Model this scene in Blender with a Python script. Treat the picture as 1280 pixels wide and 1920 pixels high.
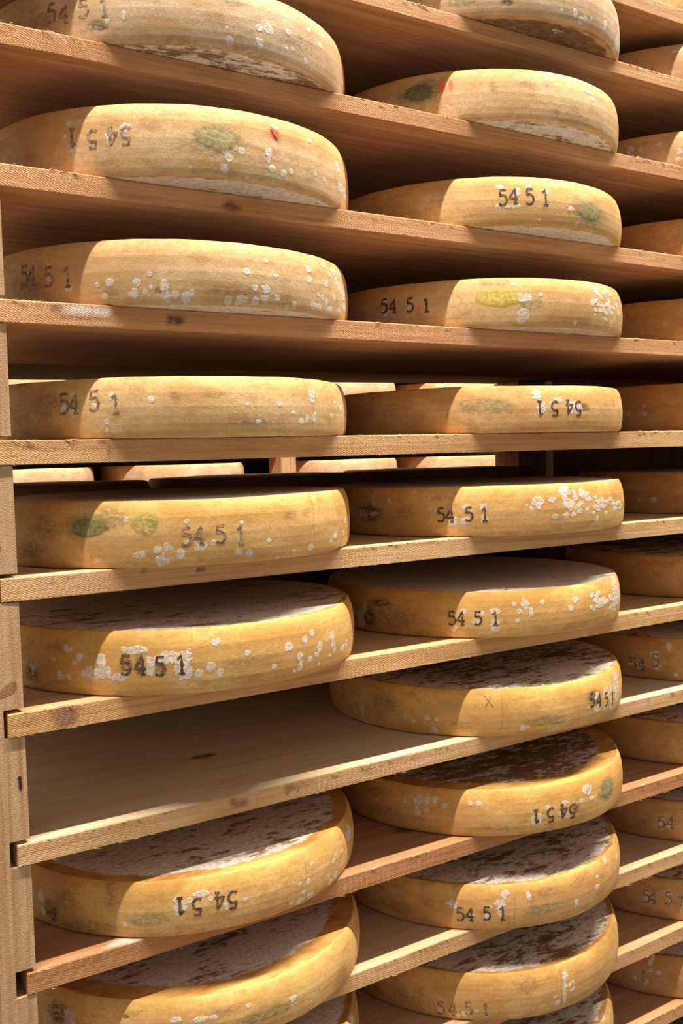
import bpy, bmesh, math, random
import numpy as np
from mathutils import Vector, Matrix

# ---------------------------------------------------------------- camera
scene = bpy.context.scene
for o in list(bpy.data.objects): bpy.data.objects.remove(o)
CAM = (-0.3966, -1.4976, 0.1726)
YAW, PITCH, ROLL, FPX = 0.57955, -0.05887, -0.02666, 1841.7
cy, sy, cp, sp = math.cos(YAW), math.sin(YAW), math.cos(PITCH), math.sin(PITCH)
fw = Vector((sy*cp, cy*cp, sp)); rt = Vector((cy, -sy, 0)); up = rt.cross(fw)
cr, sr = math.cos(ROLL), math.sin(ROLL)
rt, up = cr*rt + sr*up, cr*up - sr*rt
cam = bpy.data.cameras.new('camera'); camo = bpy.data.objects.new('camera', cam)
scene.collection.objects.link(camo); scene.camera = camo
camo.matrix_world = Matrix(((rt.x, up.x, -fw.x, CAM[0]), (rt.y, up.y, -fw.y, CAM[1]), (rt.z, up.z, -fw.z, CAM[2]), (0, 0, 0, 1)))
cam.sensor_fit = 'VERTICAL'; cam.sensor_height = 36; cam.lens = 36*FPX/1920
cam.clip_start = 0.05; cam.clip_end = 60
cam.dof.use_dof = False

# ---------------------------------------------------------------- light
world = bpy.data.worlds.new('cellar_air'); scene.world = world; world.use_nodes = True
world.node_tree.nodes['Background'].inputs[0].default_value = (1.0, 0.88, 0.78, 1)
world.node_tree.nodes['Background'].inputs[1].default_value = 0.36
scene.view_settings.view_transform = 'Standard'; scene.view_settings.look = 'None'
scene.view_settings.gamma = 1; scene.view_settings.use_curve_mapping = False
scene.view_settings.exposure = 0.17
def tube(name, loc, sx, syy, power, col):
    l = bpy.data.lights.new(name, 'AREA'); l.shape = 'RECTANGLE'; l.size = sx; l.size_y = syy
    l.energy = power; l.color = col
    o = bpy.data.objects.new(name, l); scene.collection.objects.link(o); o.location = loc
    return o
tube('aisle_ceiling_tube', (1.3, -0.80, 4.5), 7.0, 0.10, 880, (1.0, 0.93, 0.83))
tube('far_aisle_ceiling_tube', (2.2, 1.98, 4.5), 7.0, 0.10, 340, (1.0, 0.86, 0.80))

# ---------------------------------------------------------------- data measured on the rack
R0 = 0.3341
WHEELS={
('A',1):(0.3802,0.2564,0.1000,
 {'w':[(-87.2,40,7.1,6.2),(-84.3,42,9.5,8),(-87,18,6.1,10.6),(-96,11,7.2,6.9),(-96.8,29,2.7,2.6),(-72.5,85,5.4,3.6),(-68.1,69,7.7,4.6),(-77.2,48,6.1,4.5),(-69.7,15,7.3,4.6),(-78,21,3.6,2.7),(-75.5,24,5,3.6),(-62.3,55,7.4,3.8),(-128.4,30,4.2,4.3),(-123.9,37,4.1,6.9)],'g':[(-95.2,71,20,7.8)],'d':[(-130.9,23,18.8,8.7)],'b':[(-90,-2,87.3,8.8),(-110.6,2,49.1,8.6),(-72.8,40,53.9,20),(-147.1,45,31.3,17.9)]},
 (0,[('5',-144.1,54,30),('4',-140.5,49,30),('5',-134.6,53,30),('1',-129.0,51,29)])),
('B',1):(0.3793,0.2520,0.1122,
 {'w':[(-140.7,86,5.7,5.3),(-140.1,45,8.5,6.1),(-141.8,67,3.9,3.5),(-124.7,71,8.3,8.6),(-129.3,54,5.9,9.5),(-82.7,92,7.6,3.5),(-101.8,48,7.7,7.7),(-98.6,41,7.1,6.9),(-97.6,31,7.1,6.9),(-98.9,14,7.9,7.8),(-96,48,5.4,5.2),(-93.9,44,6.5,6.1),(-85.6,49,7.3,7.9),(-85.7,37,4.2,6.2),(-84.4,24,7.4,6.2),(-80.5,21,7.4,5.8),(-77.7,26,6,4.5),(-83.9,5,4.3,3.5),(-69.2,88,6,3.7),(-67.3,34,4.7,3.7),(-62.5,31,4.7,3.7),(-52.7,68,11.7,10.6),(-50.1,35,20.6,8.7),(-44.8,30,16.1,11.9),(-92.2,6,2.8,2.6),(-108.2,11,2.5,2.6)],'g':[(-100.6,57,46.9,24.1)],'r':[(-83.4,82,8.6,10.6)],'b':[(-110.3,47,5.8,6)]},
 (1,[('1',-139.6,62,30),('5',-133.8,57,30),('4',-128.2,59,29),('5',-124.8,59,29)])),
('C',1):(0.3732,0.2572,0.1020,
 {'w':[(-147,47,6.3,5.4),(-141.3,30,7.8,6.2),(-132.6,31,4.4,4.3),(-129.2,34,6.9,6.9),(-130.8,13,5.2,5.2),(-121.9,32,6.6,6.9),(-122.9,15,8.3,8.6),(-120,18,4.1,4.3),(-118.5,45,4.1,4.3),(-114.9,28,8.2,8.6),(-114.5,11,8.2,8.6),(-118.3,25,3.3,3.4),(-112,14,6.6,6.9),(-109.3,10,9.2,9.4),(-107.6,16,5.9,6),(-97.6,7,7.2,6.9),(-93.8,8,12.1,7.8),(-89.6,8,9.8,6.1),(-86.3,28,8.8,7.5),(-86.4,13,8.3,8.8),(-89.7,29,5.9,5.3),(-92.1,54,6.2,5.7),(-92.5,94,4.7,3.5),(-85.8,75,4.2,3.5),(-82.7,51,4.4,3.6),(-82.4,16,7.7,6.2),(-78.2,5,4.8,3.6),(-75.7,9,5.7,5.9),(-69.2,72,7.5,6),(-69.3,54,7.4,6),(-60.1,55,8.1,6.6),(-67.1,15,9.6,10.2),(-62.6,29,6.5,5.6),(-64,12,8.8,6.1),(-60.1,22,6.1,6.6),(-65,32,5.1,3.7),(-57.7,12,13.5,5.7),(-54.7,33,7.8,6.7),(-52.4,66,8.9,9.7),(-50,53,8.6,9.7),(-50.5,15,10,5.8),(-53.6,82,13.8,5.8),(-57.4,72,6.8,3.8),(-46.8,88,8.7,9.8),(-46.3,44,11.5,9.8),(-44.3,24,16.7,9.9),(-60.2,86,6.1,4.7)],'d':[(-116.4,19,5.8,6)],'b':[(-129.1,19,13.7,8.6),(-78.9,17,20.1,10.7),(-95.8,24,54.8,10.4),(-153.5,37,36.1,18.1)]},
 (0,[('5',-156.1,58,33),('4',-153.3,56,33),('5',-147.0,50,32),('1',-141.2,47,32)])),
('D',1):(0.3650,0.2568,0.0965,
 {'w':[(-142.2,50,9.9,8.8),(-139.8,45,9.5,10.5),(-140,72,4.8,4.4),(-133.5,51,5.3,5.2),(-130.2,26,5.2,5.2),(-130.3,13,3.5,3.5),(-128.6,65,6,6),(-118.2,59,5.8,6),(-153.6,41,7.3,5.4),(-88.4,22,5,4.4),(-73.2,24,8.1,5.4),(-67.2,32,7.1,10.1),(-67.7,67,10.9,12.9),(-70.6,27,5.8,8.2),(-91.8,51,3.8,3.5),(-81.3,51,5.6,4.4),(-76.4,37,5,3.6),(-57.1,33,6.9,4.7),(-49.4,48,8.9,7.8),(-53.9,58,6.8,2.9)],'l':[(-67.9,46,1.9,46)],'b':[(-111.6,62,9.9,10.3),(-147.8,56,37.8,22.3),(-101.5,66,26.1,6.9),(-90.9,23,58.1,7)]},
 (0,[('5',-142.5,57,34),('4',-139.6,56,33),('5',-133.5,60,33),('1',-127.7,54,33)])),
('E',1):(0.3621,0.2519,0.1073,
 {'w':[(-106.5,33,11.9,10.2),(-109.8,72,4.2,4.3),(-111.5,22,7.1,7.2),(-110,39,4.2,4.3),(-102.7,36,5.2,5.1),(-95.7,19,6.4,6),(-92.5,15,7.2,6.5),(-86.5,33,4.7,3.9),(-83.1,4,4.4,3.5),(-77.3,10,4.9,3.6),(-70.1,13,7.3,6.4),(-56.4,27,9.6,7.6),(-59.2,18,6.4,4.7),(-46.7,49,8.7,5.9),(-48.5,28,7.6,5.3),(-94.6,66,3.7,3.5),(-122.8,22,11.7,7.7),(-117.7,29,6.6,6.8),(-115,32,7.5,7.7),(-116.7,12,10.8,11.1),(-111.8,20,7.5,7.7),(-126,75,2.5,8.6)],'b':[(-78.4,72,21.6,8.9),(-149.3,67,33.5,22.3),(-155.8,31,25.8,16.3)],'g':[(-137.3,71,40.9,19.2),(-130.2,81,24.4,18.9)],'y':[(-120.6,82,25.8,21.3)],'l':[(-68.8,52,1.8,50.3)]},
 (0,[('5',-110.0,48,31),('4',-106.7,50,31),('5',-100.7,49,31),('1',-95.0,47,31)])),
('F',1):(0.3673,0.2521,0.1050,
 {'w':[(-125.7,75,24.8,6.9),(-115.9,62,30.1,11.9),(-113.2,44,14.3,20.5),(-121.7,49,7.6,18),(-135.3,61,10.1,9.6),(-134.6,40,12.8,13.9),(-138,38,20.8,10.5),(-129.9,31,18.4,6.9),(-145.8,75,9.5,8),(-141.9,65,8,7),(-143.5,55,5.1,4.4),(-148.6,32,10,8),(-145.5,30,6.3,5.3),(-158.7,42,11.2,7.3),(-162.9,46,7.9,4.6),(-150.7,57,4.6,3.6),(-108.8,33,7.2,7.3),(-105.7,43,8.6,9.4),(-102.8,30,7.9,7.7),(-104,81,7.8,6.8),(-111.3,62,5.9,13.7),(-111.6,38,5.9,13.7),(-86.8,29,5.7,4.8),(-81.6,58,8.5,8.9),(-77.5,38,7.4,7.2),(-77.4,19,6.2,7.2),(-77.1,28,5,3.6),(-79.5,14,3.6,2.7),(-73.3,29,6.1,5.4),(-75.1,63,6.5,8.1),(-71.8,73,7.1,6.8),(-68.5,44,10.1,9.2),(-70.2,33,7.4,4.6),(-61.7,56,7.8,12.1),(-61.5,42,7.8,7),(-60.6,31,6.1,5.6),(-54.8,29,10.5,7.2),(-51.3,33,8,8.2),(-63,23,3.7,3.7),(-42.2,38,11.9,15.9),(-69,15,3.8,3.7),(-95,58,5.6,5.2)],'d':[(-128.3,53,11.3,17.2),(-124.5,50,9.4,18.9),(-119,43,9.2,11.1),(-159.6,30,23,18.4)],'b':[(-113.1,47,4.2,17.1),(-148.6,77,33.3,10.7),(-94.1,45,56.8,8.7)]},
 (0,[('5',-128.3,52,33),('4',-124.5,52,33),('5',-119.0,49,32),('1',-113.4,50,32)])),
('H',1):(0.3662,0.2739,0.0936,
 {'w':[(-115.6,53,5.1,15.5),(-113.3,52,3.4,13.8),(-108.9,68,13.9,6.1),(-111.9,60,5.2,5.2),(-104.5,63,3.5,3.5),(-96,45,3.8,3.5),(-95.5,3,2.9,2.6),(-80.5,12,4.7,3.6),(-77.2,7,11.4,7.2),(-73.1,10,11.2,7.3),(-75.7,22,5.2,3.6),(-74,38,5.4,6.4),(-77.4,40,5,3.6),(-71.7,64,4.3,3.7),(-60.5,45,6.2,4.7),(-53.5,48,5.6,3.9),(-58.6,53,4.4,3.8),(-62.2,9,7.7,7.5),(-58.6,14,8.9,7.1),(-67.5,-6,6.5,4.6),(-45.1,63,20.4,15.9),(-44.5,12,10.9,9),(-64,26,3.6,2.8),(-129.9,25,4.5,4.4),(-158.4,51,8.6,11.1),(-157.8,24,7,8.3),(-101.7,41,4.5,7.8),(-106,58,4.4,4.3)],'g':[(-141.2,17,60.8,10.7),(-123.1,34,34.8,12.1)],'l':[(-74.7,43,1.6,45.6)],'d':[(-154.3,28,18.1,23.8)],'G':[(-143.8,11,42.2,7.2)],'b':[(-149,53,28.8,27.1),(-134.1,82,13.1,35.1)]},
 (1,[('1',-114.5,53,29),('5',-109.9,49,29),('4',-103.5,53,29),('5',-99.8,50,30)])),
('I',1):(0.3670,0.2620,0.0881,
 {'G':[(-87.4,36,23.3,9.7),(-96.1,36,22.8,8.7)],'g':[(-91.7,38,49.9,12.2)],'w':[(-82.4,43,9.2,7.1),(-97.2,60,4.7,4.3),(-109.5,54,22.6,4.3),(-58.3,-8,6.8,4.7),(-149.9,46,16.4,18),(-158.7,27,14.4,18.4),(-117.7,57,12,4.3)],'y':[(-78.8,64,23.4,17)],'d':[(-131.8,63,7.3,3.5),(-154,49,25.5,21.8)],'b':[(-59.9,20,25.5,28.3),(-104.4,59,35.5,10.3)]},
 None),
('J',1):(0.3545,0.2550,0.0980,
 {'w':[(-45.1,86,15.4,9.8)]},
 None),
('0',2):(1.1127,0.2477,0.1000,
 {'g':[(-131.5,22,30.6,9.6)],'d':[(-116.5,18,13.8,7.5)],'w':[(-90.3,18,9,7.8),(-87.4,8,7.2,6.8),(-85.5,14,5.9,6.2),(-96.5,16,4,3.3),(-72.4,21,9.2,9.9),(-81.9,18,3.7,4.6),(-58.7,8,17.6,20.6)]},
 None),
('A',2):(1.1147,0.2545,0.0991,
 {'G':[(-144.4,64,34.8,21.6)],'g':[(-150.3,60,25.1,17.4)],'r':[(-138.1,69,8.4,15),(-135.1,67,5.2,12.9)],'b':[(-109.5,66,20.3,10.9),(-101.6,70,14.9,8.8),(-121.1,58,10.4,15.1)],'w':[(-82.9,73,14.6,4.6),(-81,63,9.6,5.7)]},
 None),
('B',2):(1.1149,0.2499,0.0942,
 {'w':[(-114.3,61,9.8,8.6),(-115.8,34,19.4,5.4),(-120.2,72,10.5,4.3),(-110,70,6.8,6.5),(-103.7,64,7.3,6.6),(-93.6,36,7.1,5.6),(-90.7,8,5.3,3.9),(-121.1,34,4.2,4.3),(-106.2,10,2.3,2.2)],'g':[(-84.1,34,58.6,25)],'r':[(-91.6,40,10.3,4.5),(-94.6,27,5.6,3.3)],'b':[(-124.8,73,20.8,2.1)]},
 (0,[('5',-119.1,51,32),('4',-115.6,55,32),('5',-109.7,54,33),('1',-104.0,54,33)])),
('C',2):(1.1153,0.2513,0.0972,
 {'w':[(-161.6,65,9.3,7.7),(-160.8,41,10.6,8.8),(-151.3,44,9.3,8.7),(-146,60,6.7,6.5),(-157.7,37,6.3,5.5),(-112.5,56,18.9,9.7),(-112,23,14.5,13),(-113.4,11,11.1,6.5),(-106.3,62,4.7,4.4),(-116.2,56,7.6,7.6),(-82.9,53,7.4,8),(-77.1,63,5.1,2.6),(-63,61,13,3.3),(-63.4,58,18,4.7),(-75.1,23,7.2,3.5),(-73.8,21,7.5,3.4),(-72.3,55,10.4,4.5),(-81.6,28,4.3,2.6),(-67.4,49,8.4,2.9),(-69.2,39,7.9,3),(-77.1,49,5,2.6),(-80.7,59,6.2,3.6),(-73.9,52,6.2,2.9),(-80.1,38,4.4,2.5),(-77,38,5.5,2.9),(-78,48,5.3,2.9),(-77,49,4.8,2.5),(-80,80,4,2.3),(-80.5,38,4.2,2.4),(-75,50,5.5,2.7),(-61.9,43,16.7,3.9),(-72.1,43,7.7,3.3),(-73.7,36,9,4.1),(-81.3,55,5.7,3.4),(-75,74,5.9,2.9),(-68.9,76,10,3.7),(-80.8,56,4.2,2.4),(-72.6,80,8.5,3.7),(-71.7,63,6.3,2.7),(-76,42,9.1,4.6),(-71.2,48,9.7,4),(-70.9,38,9.9,4),(-70.5,61,11.3,4.5),(-77.6,49,7.3,3.8),(-74,35,9.6,4.4),(-79.5,50,5.6,3.2),(-77.4,48,5.1,2.7),(-81.1,39,7.4,4.4),(-71.7,48,5.8,2.4),(-71.3,52,6.6,2.7),(-78.3,39,8.3,4.5),(-72.1,53,9.6,4.1),(-75,78,8.4,4),(-70.1,19,9.4,3.7),(-73.4,80,6.1,2.8),(-77.6,66,7.2,3.8),(-75.8,38,9,4.5),(-80.3,82,6,3.4),(-72.5,54,6.4,2.8),(-80.5,77,6.4,3.7),(-73.7,54,8.6,3.9),(-78.9,78,10.4,11.5),(-91.6,10,6,4.5),(-115.8,83,5.4,4.3)],'y':[(-121.1,55,54.9,21.5)],'l':[(-121.5,55,1.7,19.3),(-75.2,49,2.9,39.5)],'b':[(-123.2,83,41.9,6.4)],'g':[(-109.9,42,28.4,13)]},
 (0,[('5',-161.2,56,30),('4',-157.8,54,30),('5',-151.1,52,29),('1',-145.3,49,29)])),
('D',2):(1.1155,0.2526,0.0934,
 {'w':[(-107.7,73,12.9,12),(-106.4,48,10.7,15.3),(-99.8,63,11.6,7.7),(-102.4,55,6.2,5.5),(-92.9,46,23.3,14.5),(-59.7,59,9.6,10.9)],'d':[(-88.3,46,16.1,10.1)],'g':[(-125.4,52,61,16.1)],'G':[(-132.1,54,16.8,10.7),(-122.7,55,10.6,8.6)],'b':[(-138.8,34,3.2,9.7),(-117.3,43,3.3,15.1)]},
 (1,[('1',-106.9,46,31),('5',-101.2,46,31),('4',-95.1,48,31),('5',-91.2,46,31)])),
('E',2):(1.1104,0.2463,0.1009,
 {'w':[(-137.6,32,9.6,9.6),(-133.3,31,10.5,9.6),(-133.2,59,8.4,5.3),(-126.9,58,9.5,7.5),(-127,36,7.4,8.5),(-145.6,59,4.5,4.3),(-173.8,44,13.8,10.1),(-168.3,47,18.3,5.6),(-168.8,85,7.7,8.9),(-168.1,67,7.6,5.6),(-151.5,93,5.9,5.4),(-161.4,72,6.7,7.7),(-108.6,65,15.1,9.8),(-102.7,68,8.7,7.7),(-97.4,85,16.1,11),(-96.1,60,16.5,11.1),(-89.6,80,11,11.2),(-102,35,6.9,6),(-97.6,36,8.1,6.6),(-94.3,37,7.8,6.1),(-91.3,43,7.6,5.6),(-97.1,57,7.4,6),(-97.9,77,5.2,4.3),(-93.1,77,5.6,4.3),(-93.1,48,5.8,4.5),(-87.5,76,9.1,6.2),(-95.3,47,4.8,3.8),(-86.9,65,5.8,3.9),(-95.5,57,7.4,5.8),(-96.4,60,6,4.8),(-91.7,54,6.5,4.8),(-97,80,6,4.9),(-92.7,70,6.5,4.9),(-90.5,59,6.5,4.7),(-91.9,41,5.3,3.9),(-93.6,83,5.4,4.2),(-95.6,59,7.8,6.2),(-97.9,71,7.4,6.1),(-88.7,76,8.4,5.9),(-86.7,67,9.5,6.4),(-89.1,79,8,5.6),(-87.6,46,6.2,4.3),(-88,72,5.9,4.1),(-93.2,69,7.4,5.7),(-95.8,61,7.2,5.8),(-107.6,72,4.8,4.4),(-106.9,63,4,3.7),(-109.6,68,4.4,4.2),(-109.3,68,4.2,4),(-112.4,60,3.2,3.1),(-109.1,73,4.1,3.8),(-108.1,56,5.7,5.3),(-107.6,60,4.3,4),(-108.9,59,4,3.8),(-110.7,53,4,3.8),(-111.1,56,3.3,3.2),(-109.2,61,3.5,3.3),(-63.4,51,16.3,4.2),(-83,46,7.4,4.5),(-84.2,37,5.6,3.6),(-62.2,39,11,2.6),(-64.5,52,12.1,3.4),(-70.3,50,8.4,3.3),(-76.2,33,8.3,4.2),(-67,50,8.4,2.8),(-83.9,48,4.5,2.8),(-77.8,48,9.4,5),(-81.4,44,7.7,4.5),(-69.1,50,10.3,3.8),(-82.3,61,5,3),(-67,40,14.1,4.6),(-80.1,50,8.8,5),(-81.2,56,4.1,2.4),(-78.6,59,7.1,3.8),(-76.4,48,6.9,3.5),(-77.5,61,4.6,2.4),(-82.7,68,7.3,4.4),(-79.2,49,6.8,3.7),(-80.5,60,7.4,4.2),(-64.7,50,17.3,4.9),(-69.6,57,6.7,2.5),(-60.5,43,18.6,3.8),(-68.4,42,11.4,4.1),(-82.7,49,7.1,4.3),(-74.8,57,10,4.7),(-72,62,11.4,4.8),(-76.2,58,7.2,3.6),(-82,22,5.7,8),(-78.8,58,6.3,10.3)],'d':[(-170.4,49,38.1,22.3)],'b':[(-154.7,50,24.5,19.6)]},
 (0,[('5',-141.6,45,29),('4',-138.6,45,29),('5',-132.1,46,29),('1',-126.9,45,29)])),
('F',2):(1.1081,0.2561,0.0951,
 {'w':[(-133.2,56,6.4,6.4),(-136.7,21,7,7),(-128.9,33,9.6,8.6),(-126.9,51,5.3,5.4),(-122.6,55,11.8,6.4),(-122.6,26,11.8,14),(-111.9,65,10.2,13),(-115.9,68,5.5,5.4),(-110,47,3.5,10.8),(-114.2,53,5.6,5.4),(-93.8,50,7.2,8.9),(-91.3,66,9.1,6.7),(-79.6,45,7.2,4),(-76.2,54,9.5,4.7),(-75.5,45,7.6,3.7),(-65.1,50,14.7,4.3),(-82.4,71,7.8,4.7),(-75.1,57,8.8,4.2),(-68.5,52,13.2,4.8),(-82.8,68,7.2,4.4),(-78.5,69,7.4,3.9),(-78.3,72,7.4,3.9),(-77.4,53,9.8,5.1),(-69.2,57,13.4,5),(-79.1,44,7.8,4.3),(-77.3,72,7,3.6),(-81.2,59,8.3,4.8),(-75.7,52,9.6,4.7),(-77.4,51,9.2,4.8),(-65.3,45,13.1,3.9),(-78.8,55,10,5.4),(-66.7,37,17.6,5.7),(-70.2,32,12.7,5),(-62.9,36,20.6,5.2),(-68.9,57,15.4,5.6),(-76.7,45,10.5,5.3),(-80,56,8.7,4.9),(-81.7,40,6.9,4.1),(-59.8,49,23.6,4.5),(-79.6,65,9.5,5.3),(-72.7,50,13.4,5.8),(-77.8,57,7.6,4),(-65.3,26,15.3,4.6),(-83.4,45,7.2,4.5),(-80.7,45,6.3,3.6),(-66.8,39,12.8,4.2),(-60.5,67,35.2,33.7),(-174.5,25,14.2,22.6),(-172,51,10,13.5),(-105.6,68,6.1,5.5),(-114.9,34,4.5,4.3)],'b':[(-158.2,44,77.8,19.7),(-159.4,30,59.4,21.9)],'d':[(-170.4,35,22.6,24.6),(-164.6,66,28.7,8.9)]},
 (0,[('5',-137.2,42,29),('4',-134.3,42,29),('5',-128.4,42,29),('1',-122.6,41,29)])),
('G',2):(1.1100,0.2587,0.0972,
 {'d':[(-82.3,52,23,19.4)],'w':[(-80,56,10.3,9.2),(-79.7,30,14.5,10.3),(-73.3,55,13.1,16.3),(-69,47,11.3,23.6),(-62.4,53,24.7,33.6),(-68.6,20,13.2,9.5),(-73.9,24,12.8,9.3),(-113.5,16,6.8,6.5),(-111.6,17,4.6,4.3),(-155.1,33,5,6.6),(-151.4,28,4.8,4.3),(-146.6,37,6.9,6.5),(-143.1,36,5.6,5.4),(-144.2,12,7.9,8.6),(-175,26,7.2,15.9),(-173.6,3,8.8,5.6),(-159,81,4,3.3)],'g':[(-104.5,27,49.5,10.9)],'l':[(-120.7,53,1.4,40.9)],'b':[(-163.8,55,51.3,19.9),(-135.5,26,32.4,10.7)]},
 (0,[('X',-125.6,74,28),('5',-83.0,51,30),('4',-78.9,48,30),('5',-73.4,42,30),('1',-67.9,39,31)])),
('H',2):(1.1007,0.2501,0.0961,
 {'w':[(-150.8,70,10.7,9.7),(-147.8,73,10.4,11.8),(-144.4,73,7.9,7.5),(-141,64,6.6,6.4),(-147.3,51,5.8,5.4),(-150.9,45,7.2,10.8),(-155.8,64,6.3,5.4),(-132,71,5.4,5.3),(-129.1,70,5.9,5.9),(-110,30,4.7,13),(-107.6,34,3.6,16.2),(-97.2,55,9.6,5.5),(-99.3,35,6.6,5.5),(-96.1,28,7,6.6),(-104.5,53,4.9,4.4),(-86.3,68,15.5,12.4),(-84.3,50,7.2,4.5),(-89.7,52,6.3,4.5),(-126.2,-4,5.4,2.1),(-122.4,-3,3.2,2.1)],'G':[(-74.3,54,37.9,23.2)],'d':[(-92.4,37,9,11.1)],'b':[(-164.4,32,57.7,17.6),(-169.3,72,31.7,15.6),(-121.4,18,65.1,7.5)]},
 (1,[('1',-109.0,38,30),('5',-103.4,37,31),('4',-97.9,39,31),('5',-94.1,36,31)])),
('I',2):(1.0878,0.2486,0.0934,
 {'w':[(-137,55,8.7,9.6),(-138.8,57,4.4,4.3),(-130.9,30,9.7,7.4),(-124.8,51,7.5,4.2),(-125.2,32,8.6,9.6),(-118.7,74,8.8,11.7),(-120.8,57,12,8.5),(-120.8,41,6.5,14.9),(-110.5,69,5.8,9.7),(-91.3,33,6.1,8.9),(-79.4,44,10.5,6.8),(-78.9,65,6.4,3.4),(-71,84,8.7,7),(-60.5,106,23.2,13.1),(-58.8,64,13.9,7.2)],'b':[(-109.3,53,7,15.1),(-103.8,70,37.4,14.1),(-88.3,76,32.7,15.6),(-158.7,29,52.9,17.4),(-146.2,55,23,10.7)],'g':[(-105.5,36,43.9,14)],'l':[(-115.8,37,1.3,32)]},
 (0,[('5',-134.5,35,29),('4',-131.4,36,29),('5',-125.4,38,29),('1',-120.1,38,29)])),
('J',2):(1.0820,0.2500,0.0971,
 {'w':[(-141.5,21,7.8,7.4),(-135,12,5.4,5.3),(-132.1,16,10.8,7.4),(-128.8,24,4.3,4.2),(-125.3,15,5.4,5.3),(-95.9,46,5.6,32.9),(-95.4,72,8.5,7.7),(-93.7,47,3.4,2.5),(-93.2,39,2.7,2),(-92.1,40,4.1,3),(-92.1,54,4.4,3.2),(-93.6,52,3.4,2.5),(-93.5,50,4,3),(-92,38,4.3,3.1),(-92.9,38,4,3),(-99.2,20,8,6.5),(-100.1,35,3.9,3.3)],'l':[(-97.3,53,1.6,37.2)],'b':[(-168.2,22,39.3,13.2),(-154.2,31,37.6,15.1),(-110.5,70,25.6,21.4)]},
 (0,[('5',-141.0,24,29),('4',-137.1,25,29),('5',-131.3,30,29),('1',-125.6,29,29)])),
('K',2):(1.0635,0.2500,0.0960,
 {'w':[(-63.3,96,17.8,4.7)]},
 None),
('0',3):(1.8000,0.2500,0.0890,
 {'w':[(-135.2,72,7.1,5.4),(-137.4,70,3.5,4)]},
 None),
('A',3):(1.8000,0.2500,0.0865,
 {'w':[(-154.4,56,10,10.8),(-150.2,54,4.3,6),(-135.4,37,4.7,6.7),(-142.8,60,4.8,5.4),(-135.6,20,5.9,4)]},
 None),
('B',3):(1.8500,0.2500,0.0977,
 {},
 None),
('C',3):(1.8600,0.2500,0.1085,
 {},
 None),
('D',3):(1.8800,0.2500,0.1157,
 {'w':[(-165.9,47,7.1,7),(-158.3,45,4.6,4.8),(-158.5,65,3.3,3.5)]},
 None),
('E',3):(1.9500,0.2500,0.1048,
 {'w':[(-162.7,36,9.7,8.5),(-169.3,36,4.5,4.3)],'b':[(-152.8,38,10.3,12.7)]},
 None),
('F',3):(1.9000,0.2500,0.1037,
 {},
 None),
('G',3):(1.8650,0.2500,0.1045,
 {'w':[(-159.3,35,10.8,9.6),(-153.4,64,11.6,11),(-152.2,34,10.3,12.3),(-147.6,86,10,9.6),(-144.9,17,5,5.5),(-163.3,37,8.4,6.9)],'b':[(-147.9,50,6.3,12.3)]},
 (0,[('5',-162.5,37,33),('4',-158.8,37,33),('5',-152.8,50,33)])),
('H',3):(1.8400,0.2500,0.1046,
 {},
 None),
('I',3):(1.8340,0.2500,0.0989,
 {'w':[(-147.6,44,6.3,12.2),(-144.6,43,8.7,9.5)],'b':[(-154.5,41,9.2,8.2)]},
 (0,[('7',-155.0,38,30),('5',-147.6,46,30),('4',-144.2,48,30)])),
('J',3):(1.8000,0.2500,0.1005,
 {'w':[(-150.4,52,7.7,14.8),(-147.4,50,6.3,10.7),(-141.4,69,8.7,6.7),(-141,47,6.2,8)]},
 (0,[('5',-150.2,52,32),('4',-147.8,53,32),('5',-141.5,56,32),('1',-136.4,51,32)])),
('K',3):(1.7830,0.2500,0.1031,
 {'w':[(-147.2,83,7.6,8),(-144.1,62,6.2,6.7),(-147.1,65,4.4,4.7),(-153.4,39,5.2,5.4),(-149,34,3.2,9.3),(-146.4,97,5,5.3)]},
 (0,[('1',-149.7,49,29)])),
}
ZK={'-1': 1.173, '0': 1.0151, 'A': 0.8175, 'B': 0.6131, 'C': 0.415, 'D': 0.2063, 'E': -0.0, 'F': -0.2058, 'G': -0.4088, 'H': -0.6115, 'I': -0.8021, 'J': -0.991, 'K': -1.1822}

THICK = {'-1':.033,'0':.028,'A':.031,'B':.033,'C':.034,'D':.037,'E':.036,'F':.036,'G':.033,'H':.034,'I':.033,'J':.034,'K':.033}
LEVELS = list(ZK)
XSTART = {'E':-.0256,'F':-.0247,'G':-.0194,'H':-.0137,'I':-.017,'D':-.027,'C':-.025,'B':-.026}
XEND = 2.318

# ---------------------------------------------------------------- helpers
def col_link(o): scene.collection.objects.link(o); return o
def tag(o, label=None, cat=None, group=None, kind=None):
    if label: o['label'] = label
    if cat: o['category'] = cat
    if group: o['group'] = group
    if kind: o['kind'] = kind
    return o
def mesh_obj(name, verts, faces, mats, parent=None, smooth=False):
    me = bpy.data.meshes.new(name); me.from_pydata([tuple(v) for v in verts], [], faces)
    for m in (mats if isinstance(mats, (list, tuple)) else [mats]): me.materials.append(m)
    if smooth: me.polygons.foreach_set('use_smooth', [True]*len(me.polygons))
    me.update()
    o = col_link(bpy.data.objects.new(name, me))
    if parent is not None: o.parent = parent
    return o
def box_data(x0, x1, y0, y1, z0, z1, V, F):
    b = len(V)
    V += [(x0,y0,z0),(x1,y0,z0),(x1,y1,z0),(x0,y1,z0),(x0,y0,z1),(x1,y0,z1),(x1,y1,z1),(x0,y1,z1)]
    F += [tuple(b+i for i in f) for f in ((0,3,2,1),(4,5,6,7),(0,1,5,4),(1,2,6,5),(2,3,7,6),(3,0,4,7))]
def sstep(a, b, x):
    t = np.clip((x-a)/(b-a), 0, 1); return t*t*(3-2*t)

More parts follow.
